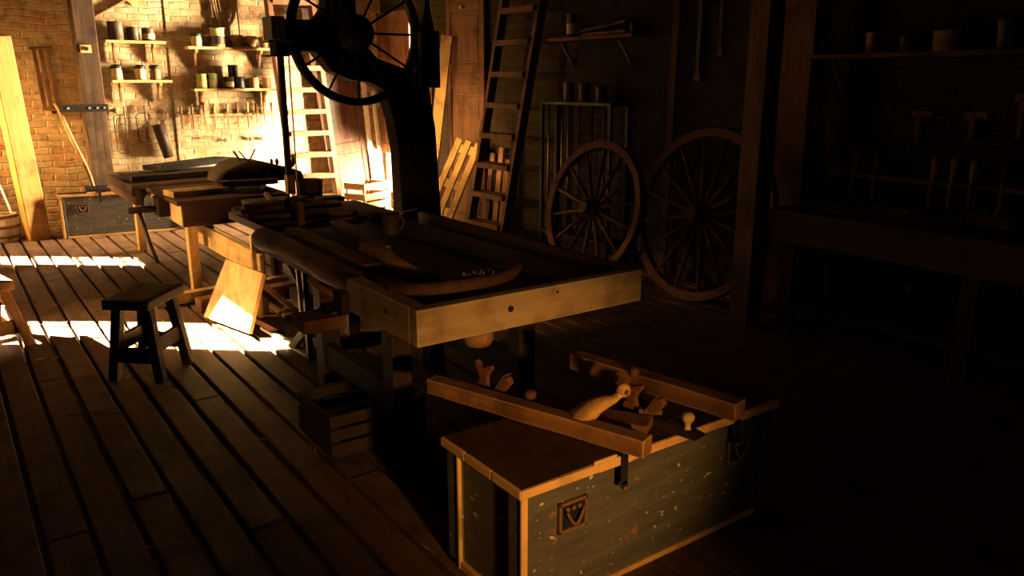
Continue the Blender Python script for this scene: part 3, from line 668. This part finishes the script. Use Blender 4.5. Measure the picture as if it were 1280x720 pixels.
can('pale greenish glass jar at the left end of the lower right shelf', (2.74,ys,z),.06,.17,GREENT,LABEL,name='glass_jar',cat='jar')
can('green glass jar second from left on the lower right shelf', (2.87,ys-.01,z),.055,.18,GREENT,LABEL,name='glass_jar',cat='jar')
can('dark cup at the left of the bottom row on the lower right shelf', (3.06,ys,z),.058,.14,TIN,LABEL,name='dark_cup',cat='cup')
can('dark cup at the right of the bottom row on the lower right shelf', (3.19,ys,z),.060,.14,IRON,name='dark_cup',cat='cup')
can('dark cup stacked on top of two others on the lower right shelf', (3.12,ys,z+.14),.058,.14,IRON,name='dark_cup',cat='cup')
can('grey-brown beaker next to the dark cups on the lower right shelf', (3.37,ys,z),.058,.13,CLAY,name='beaker',cat='beaker')
can('clay beaker at the right end of the lower right shelf', (3.53,ys,z),.055,.13,CLAY,name='beaker',cat='beaker')

# tool rail with chisels
TR = thing('tool_rail', 'long pale wooden tool rail on the back wall under the shelves', 'rail', (3.0,YB-.05,1.28))
m = MB(); m.lo((2.42,YB-.075,1.27),(3.70,YB-.03,1.295)); m.obj('rail', w('gold','x'), TR, True, bev=.003)
tl = [(2.47,'mid'),(2.60,'gold'),(2.74,'mid'),(2.86,'gold'),(3.02,'mid'),(3.14,'brown'),(3.27,'gold'),(3.38,'red'),(3.48,'gold'),(3.58,'mid')]
ordn = ['leftmost','second','third','fourth','fifth','sixth','seventh','eighth','ninth','last']
for k,(xx,kd) in enumerate(tl):
    T = thing('chisel', 'chisel with upright wooden handle, %s from left in the back wall rail' % ordn[k], 'chisel', (xx,YB-.09,1.28), group='chisels in the back wall rail')
    hh = random.uniform(.10,.15)
    m = MB().lathe([(.008,0),(.014,.02),(.015,hh*.6),(.017,hh-.01),(.010,hh)], (0,0,.02), 12); m.obj('handle', w(kd,'z'), T)
    bl = random.uniform(.10,.17); m = MB(); m.lo((-.008,-.002,-bl),(.008,.002,.02)); m.obj('blade', RUST, T)
# small things lower on the glowing wall
timberT('green_bar', (2.66,YB-.04,1.005),(2.86,YB-.04,1.01),.02,.028,'mid','short greenish bar fixed on the wall under the tool rail','bar')
for xx,lab in ((2.98,'left'),(3.30,'middle'),(3.44,'right')):
    m = MB().lathe([(.022,0),(.026,.02),(.018,.035)], (xx,YB-.03,.97), 14, rm(R(90))); tag(m.obj('wall_peg', RUST), 'round rusty peg on the bright wall, %s of the three' % lab, 'peg')
# hanging wire frames and the sheath
def wireframe(label, x, z0, z1, wd):
    T = thing('wire_frame', label, 'wire frame', (x,YB-.05,z1))
    m = MB(); y = YB-.06
    m.tube([(x+wd,y,z1+.06),(x+wd,y,z1),(x+wd*.9,y,z1-.03),(x+.03,y,z1-.03),(x,y,z1-.06),(x+.01,y,z0+.03),(x+.03,y,z0),(x+wd,y,z0),(x+wd,y,z1)],.006,6); m.obj('frame', IRON, T, True)
wireframe('longer hanging bent wire frame on the wall right of the dark post', 1.73,.87,1.34,.12)
wireframe('shorter hanging bent wire frame on the wall beside the leather sheath', 1.97,.99,1.35,.10)
T = thing('hanging_sheath', 'dark tubular sheath hanging from a wire hook on the back wall', 'sheath', (2.25,YB-.08,1.0))
m = MB().tube([(2.20,YB-.09,1.19),(2.28,YB-.09,.80)],[.072,.060],18); m.obj('tube', TIN, T, True)
m = MB().tube([(2.13,YB-.07,1.44),(2.14,YB-.07,1.36),(2.22,YB-.07,1.40),(2.30,YB-.07,1.34),(2.31,YB-.07,1.27),(2.24,YB-.08,1.19)],.008,8); m.obj('hook', RUST, T, True)
# rope
T = thing('rope_coil', 'rope coil hanging on the back wall above the upper right shelf', 'rope', (3.1,YB-.08,2.7))
for (a,b,zl) in ((2.99,3.22,2.36),(3.03,3.19,2.41),(2.96,3.24,2.33)):
    m = MB().tube([(a+(b-a)*(.5-.5*math.cos(PI*k/20)), YB-.07-.01*(a-2.9), 2.85-(2.85-zl)*math.sin(PI*k/20)**.6) for k in range(21)],.010,8); m.obj('loop', ROPE, T, True)
m = MB().tube([(3.24,YB-.06,2.80),(3.25,YB-.07,2.5),(3.26,YB-.07,2.22)],.010,8); m.obj('tail', ROPE, T, True)
m = MB().tube([(2.95,YB-.06,2.80),(2.95,YB-.06,2.42)],.008,8); m.obj('tail', ROPE, T, True)
m = MB().tube([(3.1,YB-.0,2.86),(3.1,YB-.1,2.86),(3.1,YB-.12,2.9)],.008,8); m.obj('nail', IRON, T, True)

# ------------------------------------------------------------------ ladders
def ladder(label, foot, head, wd, n, kd, sw=.10, st=.035, tread=.13, flat=True, z0=.2, tth=.035, cat='ladder', name='step_ladder', side=(1,0,0)):
    T = thing(name, label, cat, foot)
    foot,head = Vector(foot),Vector(head); side = Vector(side); d = head-foot
    for s_ in (-1,1):
        o_ = side*s_*wd/2; m = MB().bar(foot+o_,head+o_,st,sw,(side.cross(d)).normalized()*-1); m.obj('stringer', w(kd,'z'), T, True, bev=.004)
    for k in range(n):
        t = (z0+k*(d.z-z0)/n)/d.z; p = foot+d*t; nx = Vector((d.x,d.y,0)).normalized()
        m = MB().bar(p-side*(wd/2-st/2),p+side*(wd/2-st/2),tread,tth,(0,0,1)); m.obj('tread', w(kd,'x'), T, True, bev=.004)
    return T
ladder('golden wooden step ladder against the bright back wall behind the band saw', (3.86,9.62,0),(3.86,10.22,2.9),.56,10,'brown',z0=.26,st=.06,sw=.13,tread=.17,tth=.06)
ladder('dark wooden step ladder against the right wall beside the slatted pallet', (4.70,7.10,0),(5.06,6.75,3.0),.60,9,'brown',side=(-.06,1,0),z0=.20,tread=.17,tth=.055,st=.05)
# ------------------------------------------------------------------ far right corner: doors, crate, boards
panel_door('panelled_door', 'panelled door leaning on the back wall right of the golden ladder', (4.33,10.20,0), .60, 2.6, (R(-3),R(-6),0), 'deep', [.75,1.9])
m = MB(); m.lo((.10,-.06,1.0),(.19,-.02,1.75)); m.obj('iron_plate', IRON, bpy.data.objects['panelled_door'], bev=.004)
panel_door('hanging_shutter', 'dark panelled shutter hanging in the bright doorway behind the saw wheel', (XR-.05,10.38,.72), .92, 1.85, (0,0,R(-90)), 'brown', [.62], handle=False)
panel_door('panelled_door', 'tall dark brown panelled door standing against the right wall', (XR-.06,8.52,0), .80, 2.95, (0,0,R(-90)), 'brown', [1.56,1.78,2.45])
for k,(a,b,wd) in enumerate((((4.92,10.15,0),(4.82,10.30,2.3),.07),((5.0,10.05,0),(4.98,10.25,1.55),.05))):
    timberT('white_board', a,b,wd,.02,'white','%s board painted white as a sunlit gap, leaning in the corner by the doorway' % ('tall' if k==0 else 'shorter'),'board',up=(0,-1,0))  # sunlight in the gap put into the boards' white colour
timberT('pale_stave', (4.95,9.02,0),(5.05,9.10,1.15),.05,.03,'pale','pale stave standing by the doorway next to the saw column','stave',up=(-1,-1,0))
T = thing('slatted_crate', 'pale slatted wooden crate in the far right corner', 'crate', (4.26,9.12,0), R(24))
for z in (.02,.13,.24,.37):
    for (a,b) in (((0,0),(.46,.018)),((0,.32),(.46,.338)),((0,.018),(.018,.32)),((.442,.018),(.46,.32))):
        m = MB(); m.lo((a[0],a[1],z),(b[0],b[1],z+.08)); m.obj('slat', w('mid','x' if b[0]-a[0]>.1 else 'y'), T, bev=.003)
for (a,b) in ((.018,.018),(.412,.018),(.018,.29),(.412,.29)): m = MB(); m.lo((a,b,0),(a+.03,b+.03,.45)); m.obj('corner_post', w('mid','z'), T)
m = MB(); m.lo((.018,.018,0),(.442,.32,.02)); m.obj('bottom', w('mid','x'), T)
for k,(z,r_) in enumerate(((0,.20),(.13,.19),(.24,.19))):
    T = thing('round_sieve', 'round pale wooden sieve, %s of the stack beside the crate' % ('bottom','middle','top')[k], 'sieve', (4.78,9.02,z), group='sieves stacked beside the crate')
    m = MB().lathe([(r_,0),(r_,.10),(r_-.008,.10),(r_-.008,.0)], (0,0,0), 32); m.obj('hoop', w('mid','x'), T)
    m = MB().lathe([(r_-.01,.05),(r_-.01,.055)], (0,0,0), 32); m.obj('mesh', w('gold','x'), T)
# planks and slatted pallet at right wall
timberT('lean_plank', (4.86,8.64,0),(5.04,8.36,2.2),.15,.03,'gold','golden plank leaning beside the tall panelled door','plank',up=(-1,-.5,.1))
T = thing('slat_pallet', 'bright slatted pallet leaning at the foot of the tall door', 'pallet', (4.6,8.1,0))
pal = [(Vector((4.60,8.30,.0)),Vector((4.98,8.02,1.04))),(Vector((4.60,8.05,.0)),Vector((4.98,7.82,1.03))),(Vector((4.60,7.80,.0)),Vector((4.98,7.62,1.01)))]
for p,q in pal:
    m = MB().bar(p,q,.10,.022,(-1,-.2,.3)); m.obj('slat', w('gold','z'), T, True, bev=.004)
for q in (.22,.52,.90):
    p0 = pal[0][0].lerp(pal[0][1],q); p1 = pal[2][0].lerp(pal[2][1],q)
    m = MB().bar(p0+Vector((.024,0,0)),p1+Vector((.024,0,0)),.10,.02,(-1,-.2,.3)); m.obj('cross_slat', w('gold','y'), T, True, bev=.004)
m = MB().lathe([(.025,0),(.03,.02),(.022,.06),(.028,.10),(.024,.12)], (5.02,7.42,1.62), 14); 
for k,(yy,zz,hh) in enumerate(((7.60,0,.55),(7.42,0,.62),(7.30,0,.50))):
    timberT('short_board', (5.04,yy,0),(5.14,yy-.02,hh+.35),.09,.02,'mid','short board leaning on the wall behind the dark ladder, %s' % ('leftmost','middle','rightmost')[k],'board',up=(-1,0,.1),group='short boards behind the dark ladder')

# ------------------------------------------------------------------ right wall: shelf, rod rack, wheels, posts
def shelf_r(label, y0, y1, z, depth=.2, name='wall_shelf', matk='brown'):
    T = thing(name, label, 'shelf', (XR, (y0+y1)/2, z))
    m = MB(); m.lo((XR-depth,y0,z-.03),(XR,y1,z)); m.obj('shelf_board', w(matk,'y'), T, True, bev=.004)
    for yy in (y0+.18,y1-.18):
        m = MB().bar((XR-depth+.03,yy,z-.04),(XR-.005,yy,z-.26),.025,.03,(0,1,0)); m.obj('bracket', w(matk,'z'), T, True, bev=.003)
    return T
shelf_r('dim wall shelf right of the dark ladder, with boards and a tin', 5.25,6.42,2.09)
can('dim tin with faint golden mark on the shelf right of the dark ladder', (5.09,6.16,2.09),.05,.22,TIN,LABEL)
timberT('short_board', (5.08,5.95,2.105),(5.10,5.38,2.115),.10,.025,'mid','pale short board lying on the dim shelf','board')
timberT('short_board', (5.12,6.02,2.145),(5.14,5.45,2.20),.08,.03,'brown','dark short board resting on the pale one on the dim shelf','board')
m = MB().lathe([(.03,0),(.038,.03),(.03,.08),(.035,.10)], (5.1,5.33,2.09), 14); tag(m.obj('small_jar', TIN), 'small dim jar at the right end of the dim shelf', 'jar')
T = thing('rod_rack', 'dark rack of upright metal rods under the dim shelf', 'rack', (XR-.1,5.9,0))
m = MB(); m.lo((XR-.26,5.42,1.47),(XR-.01,6.46,1.50)); m.obj('rack_shelf', IRON, T, True, bev=.003)
m = MB(); m.lo((XR-.26,5.42,.2),(XR-.01,6.46,.23)); m.obj('rack_shelf', IRON, T, True, bev=.003)
for yy in (5.44,6.44):
    for xx in (XR-.25,XR-.04): m = MB(); m.lo((xx,yy-.015,0),(xx+.03,yy+.015,1.5)); m.obj('upright', IRON, T, True, bev=.002)
rl = [(6.38,.013,STEEL),(6.27,.018,RUST),(6.20,.010,STEEL),(6.12,.010,STEEL),(5.98,.008,RUST),(5.80,.010,IRON),(5.64,.012,RUST),(5.58,.008,STEEL)]
for k,(yy,r_,mt) in enumerate(rl):
    m = MB().tube([(XR-.20+.012*k,yy,.23),(XR-.20+.012*k,yy,1.465)],r_,10); tag(m.obj('metal_rod', mt), 'upright metal rod in the dark rack, %s from left' % ordn[k], 'rod', 'metal rods in the rack')
for k,(yy,h) in enumerate(((6.15,.18),(5.92,.17),(5.68,.15))):
    can('dark round tin on top of the rod rack, %s' % ('left','middle','right')[k], (XR-.14,yy,1.50),.055,h,TIN)
def wagon_wheel(label, c, Rw, lean, n=14):
    T = thing('wagon_wheel', label, 'wagon wheel', c, rot=(0,lean,0))
    N = 48
    vs = []; prof = [(Rw-.065,-.03),(Rw-.008,-.034),(Rw-.008,.034),(Rw-.065,.03)]
    m = MB()
    for k in range(N):
        t = 2*PI*k/N
        for (r_,q) in prof: vs.append((q,r_*math.cos(t),r_*math.sin(t)))
    fs = [[k*4+j,k*4+(j+1)%4,((k+1)%N)*4+(j+1)%4,((k+1)%N)*4+j] for k in range(N) for j in range(4)]
    m.add(vs,fs); m.obj('rim', w('red','y'), T, bev=.006)
    m = MB(); vs = []; prof = [(Rw-.009,-.036),(Rw,-.036),(Rw,.036),(Rw-.009,.036)]
    for k in range(N):
        t = 2*PI*k/N
        for (r_,q) in prof: vs.append((q,r_*math.cos(t),r_*math.sin(t)))
    m.add(vs,fs,True); m.obj('iron_tyre', RUST, T)
    m = MB().lathe([(.045,-.13),(.062,-.12),(.075,-.05),(.10,-.03),(.10,.03),(.075,.05),(.06,.12),(.045,.125)], (0,0,0), 24, rm(0,R(90))); h = m.obj('hub', w('red','x'), T)
    m = MB().lathe([(.064,-.115),(.066,-.11),(.068,-.09),(.066,-.085)], (0,0,0), 24, rm(0,R(90))); m.obj('hub_band', IRON, h)
    for k in range(n):
        t = 2*PI*(k+.5)/n; c_,s_ = math.cos(t),math.sin(t)
        m = MB().tube([(0,.09*c_,.09*s_),(0,.3*Rw*c_,.3*Rw*s_),(0,(Rw-.06)*c_,(Rw-.06)*s_)],[.018,.020,.014],10); m.obj('spoke', w('red','y'), T)
    return T
wagon_wheel('smaller spoked wagon wheel leaning on the right wall, nearer the ladder', (4.66,5.30,.60), .60, R(14))
wagon_wheel('larger dark wagon wheel right of the smaller one', (4.82,4.20,.675), .675, R(12), 16)
timberT('dark_post', (4.58,3.53,0),(4.58,3.53,ZC),.16,.16,'brown','square dark post standing free, right of the wagon wheels','post',up=(0,1,0))
timberT('wide_board', (5.06,3.62,0),(5.12,3.66,2.95),.26,.03,'brown','wide dark board standing against the wall right of the post','board',up=(-1,0,0))
timberT('narrow_board', (5.10,4.86,0),(5.15,4.86,2.9),.08,.03,'deep','narrow dark board standing at the left edge of the dim brickwork','board',up=(-1,0,0))
for k,(yy,z0,wd,lab) in enumerate(((4.63,1.75,.04,'long dark iron bar hanging on the dim bricks, left'),(4.41,1.94,.035,'shorter dark iron bar hanging on the dim bricks, right'))):
    T = thing('hanging_bar', lab, 'bar', (XR-.03,yy,z0)); m = MB(); m.lo((XR-.045,yy-wd/2,z0),(XR-.02,yy+wd/2,2.75)); m.obj('shank', IRON, T, True, bev=.003)
    m = MB(); m.lo((XR-.045,yy-wd,z0-.06),(XR-.02,yy+wd,z0)); m.obj('tip', IRON, T, True, bev=.006)
# tools on the right wall
shelf_r('long dim wall shelf above the right hand bench', 1.6,3.5,1.87)
for k,(yy,r_,h,mt) in enumerate(((3.08,.04,.13,CLAY),(2.60,.075,.12,CLAY),(2.84,.045,.10,TIN),(2.25,.06,.16,TIN))):
    can('%s pot on the long dim shelf above the right bench' % ('small tall clay','wide clay','little dark','large dark')[k], (XR-.11,yy,1.87),r_,h,mt,name='shelf_pot',cat='pot')
T = thing('tool_rail', 'dim wooden tool rail on the wall behind the right hand bench', 'rail', (XR-.03,2.6,1.07))
m = MB(); m.lo((XR-.07,1.6,1.05),(XR,3.35,1.08)); m.obj('rail', w('brown','y'), T, True, bev=.003)
for k,(yy,kd) in enumerate(((3.15,'mid'),(2.99,'brown'),(2.60,'mid'),(2.48,'mid'),(2.36,'mid'),(2.18,'red'))):
    T = thing('chisel', 'dim chisel with upright handle in the right wall rail, %s from left' % ordn[k], 'chisel', (XR-.05,yy,1.08), group='chisels in the right wall rail')
    m = MB().lathe([(.010,0),(.018,.02),(.019,.09),(.021,.13),(.012,.15)], (0,0,0), 12); m.obj('handle', w(kd,'z'), T)
    m = MB(); m.lo((-.002+.0,-.009,-.16),(.002,.009,.01)); b = m.obj('blade', RUST, T); b.location.x = -.025
for k,(yy,z0,s_) in enumerate(((2.75,1.30,.2),(2.42,1.34,.16),(2.15,1.36,.25))):
    T = thing('hanging_tool', 'dim %s hanging on the wall above the right tool rail' % ('square','hatchet','try square')[k], 'tool', (XR-.03,yy,z0))
    m = MB(); m.lo((XR-.04,yy-.015,z0),(XR-.015,yy+.015,z0+s_)); m.obj('handle', w('brown','z'), T, True, bev=.003)
    m = MB(); m.lo((XR-.035,yy-.08,z0+s_-.03),(XR-.02,yy+.05,z0+s_+.01)); m.obj('blade', RUST, T, True, bev=.003)
RB = thing('wall_bench', 'long dark workbench along the right wall', 'workbench', (4.85,2.2,0))
m = MB(); m.lo((4.55,.9,.80),(5.18,3.38,.86)); m.obj('top', w('deep','y'), RB, True, bev=.006)
m = MB(); m.lo((4.57,.92,.64),(4.61,3.36,.80)); m.obj('apron', w('deep','y'), RB, True, bev=.004)
for (a,b) in ((4.62,3.2),(4.62,2.0),(4.62,.95),(5.05,3.2),(5.05,.95)): m = MB(); m.lo((a,b,0),(a+.1,b+.1,.8)); m.obj('leg', w('deep','z'), RB, True, bev=.004)
m = MB(); m.lo((4.64,1.0,.18),(5.12,3.25,.21)); m.obj('lower_shelf', w('deep','y'), RB, True)
for k,(a,b,wd,lab) in enumerate((((4.85,3.3,.875),(4.95,2.3,.875),.14,'long board lying on the dark right bench, nearest the wall'),((4.72,3.1,.875),(4.75,2.45,.875),.09,'narrow board lying on the dark right bench, nearest the edge'),((4.88,2.9,.905),(4.92,2.5,.905),.10,'short board stacked on another on the right bench'))):
    timberT('bench_board', a,b,wd,.028,'brown',lab,'board')
T = thing('wood_plane', 'block shaped wooden plane on the dark right bench', 'hand plane', (4.98,2.02,.86), R(85))
m = MB(); m.lo((0,-.035,0),(.26,.035,.07)); m.obj('body', w('brown','x'), T, bev=.005)
m = MB().bar((.12,0,.05),(.08,0,.14),.03,.02); m.obj('wedge', w('mid','z'), T, bev=.003)

# straw on the floor
m = MB()
for k in range(230):
    px,py = random.uniform(-.3,3.2), random.uniform(.8,7.2)
    a = random.random()*6.3; l = random.uniform(.03,.14); b_ = random.uniform(-.4,.4)
    p = [Vector((px,py,.005)), Vector((px+l*.5*math.cos(a),py+l*.5*math.sin(a),.012)), Vector((px+l*math.cos(a+b_),py+l*math.sin(a+b_),.006))]
    m.tube(p,.0016,4)
for (a,b_) in (((.30,2.95),(.55,2.90)),((.62,2.62),(.84,2.30)),((.84,2.30),(1.12,2.22)),((.36,4.5),(.62,4.35))):
    m.tube([(*a,.008),((a[0]+b_[0])/2,(a[1]+b_[1])/2+.02,.014),(*b_,.008)],.0035,5)
tag(m.obj('straw', STRAW), 'loose straw and shavings scattered over the floorboards', 'straw', kind='stuff')

# ------------------------------------------------------------------ light
wd_ = bpy.data.worlds.new('World'); S.world = wd_; wd_.use_nodes = True
bg = wd_.node_tree.nodes['Background']; bg.inputs[0].default_value = (1,.72,.42,1); bg.inputs[1].default_value = .9
def light(name, typ, loc, target, energy, color, **k):
    l = bpy.data.lights.new(name, typ); l.energy = energy; l.color = color
    for a,b in k.items(): setattr(l, a, b)
    o = bpy.data.objects.new(name, l); C.objects.link(o); o.location = loc
    d = Vector(target)-Vector(loc); o.rotation_euler = d.to_track_quat('-Z','Y').to_euler(); return o
# the sun, through the left-hand windows
sd = Vector((1,-.78,-1.268*.76)).normalized()
light('sun', 'SUN', (-4,10,6), Vector((-4,10,6))+sd, 600, (1,.78,.50), angle=R(.6))
# daylight arriving at each opening
light('window_daylight', 'SPOT', (XL-.5,7.27,2.15), (1.7,6.1,.2), 900, (1,.58,.20), spot_size=R(36), spot_blend=.6, shadow_soft_size=.25)
light('window_daylight', 'SPOT', (XL-.5,7.27,1.45), (5,8.25,.8), 2200, (1,.56,.18), spot_size=R(19), spot_blend=.5, shadow_soft_size=.10)
light('window_daylight', 'AREA', (XL-.22,9.97,1.7), (2.0,9.6,.6), 90, (1,.56,.18), shape='RECTANGLE', size=.6, size_y=1.2, spread=R(70))
light('doorway_daylight', 'AREA', (XR+.75,9.0,1.25), (2.8,10.5,1.1), 3800, (1,.74,.44), shape='RECTANGLE', size=1.5, size_y=2.2, spread=R(100))
light('window_daylight', 'SPOT', (.6,YF-.2,1.2), (1.60,2.1,.47), 900, (1,.50,.13), spot_size=R(22), spot_blend=1.0, shadow_soft_size=.10)

# ------------------------------------------------------------------ camera
cam = bpy.data.cameras.new('Camera'); cam.sensor_width = 36; cam.lens = 28.125; cam.clip_start = .02
co = bpy.data.objects.new('Camera', cam); C.objects.link(co); co.location = (0,0,1.7)
co.rotation_euler = (R(90)-math.atan(.26), 0, R(-35.5)); S.camera = co
S.view_settings.view_transform = 'Standard'; S.view_settings.look = 'None'; S.view_settings.gamma = 1; S.view_settings.use_curve_mapping = False
S.view_settings.exposure = 0
S.cycles.max_bounces = 6; S.cycles.diffuse_bounces = 1
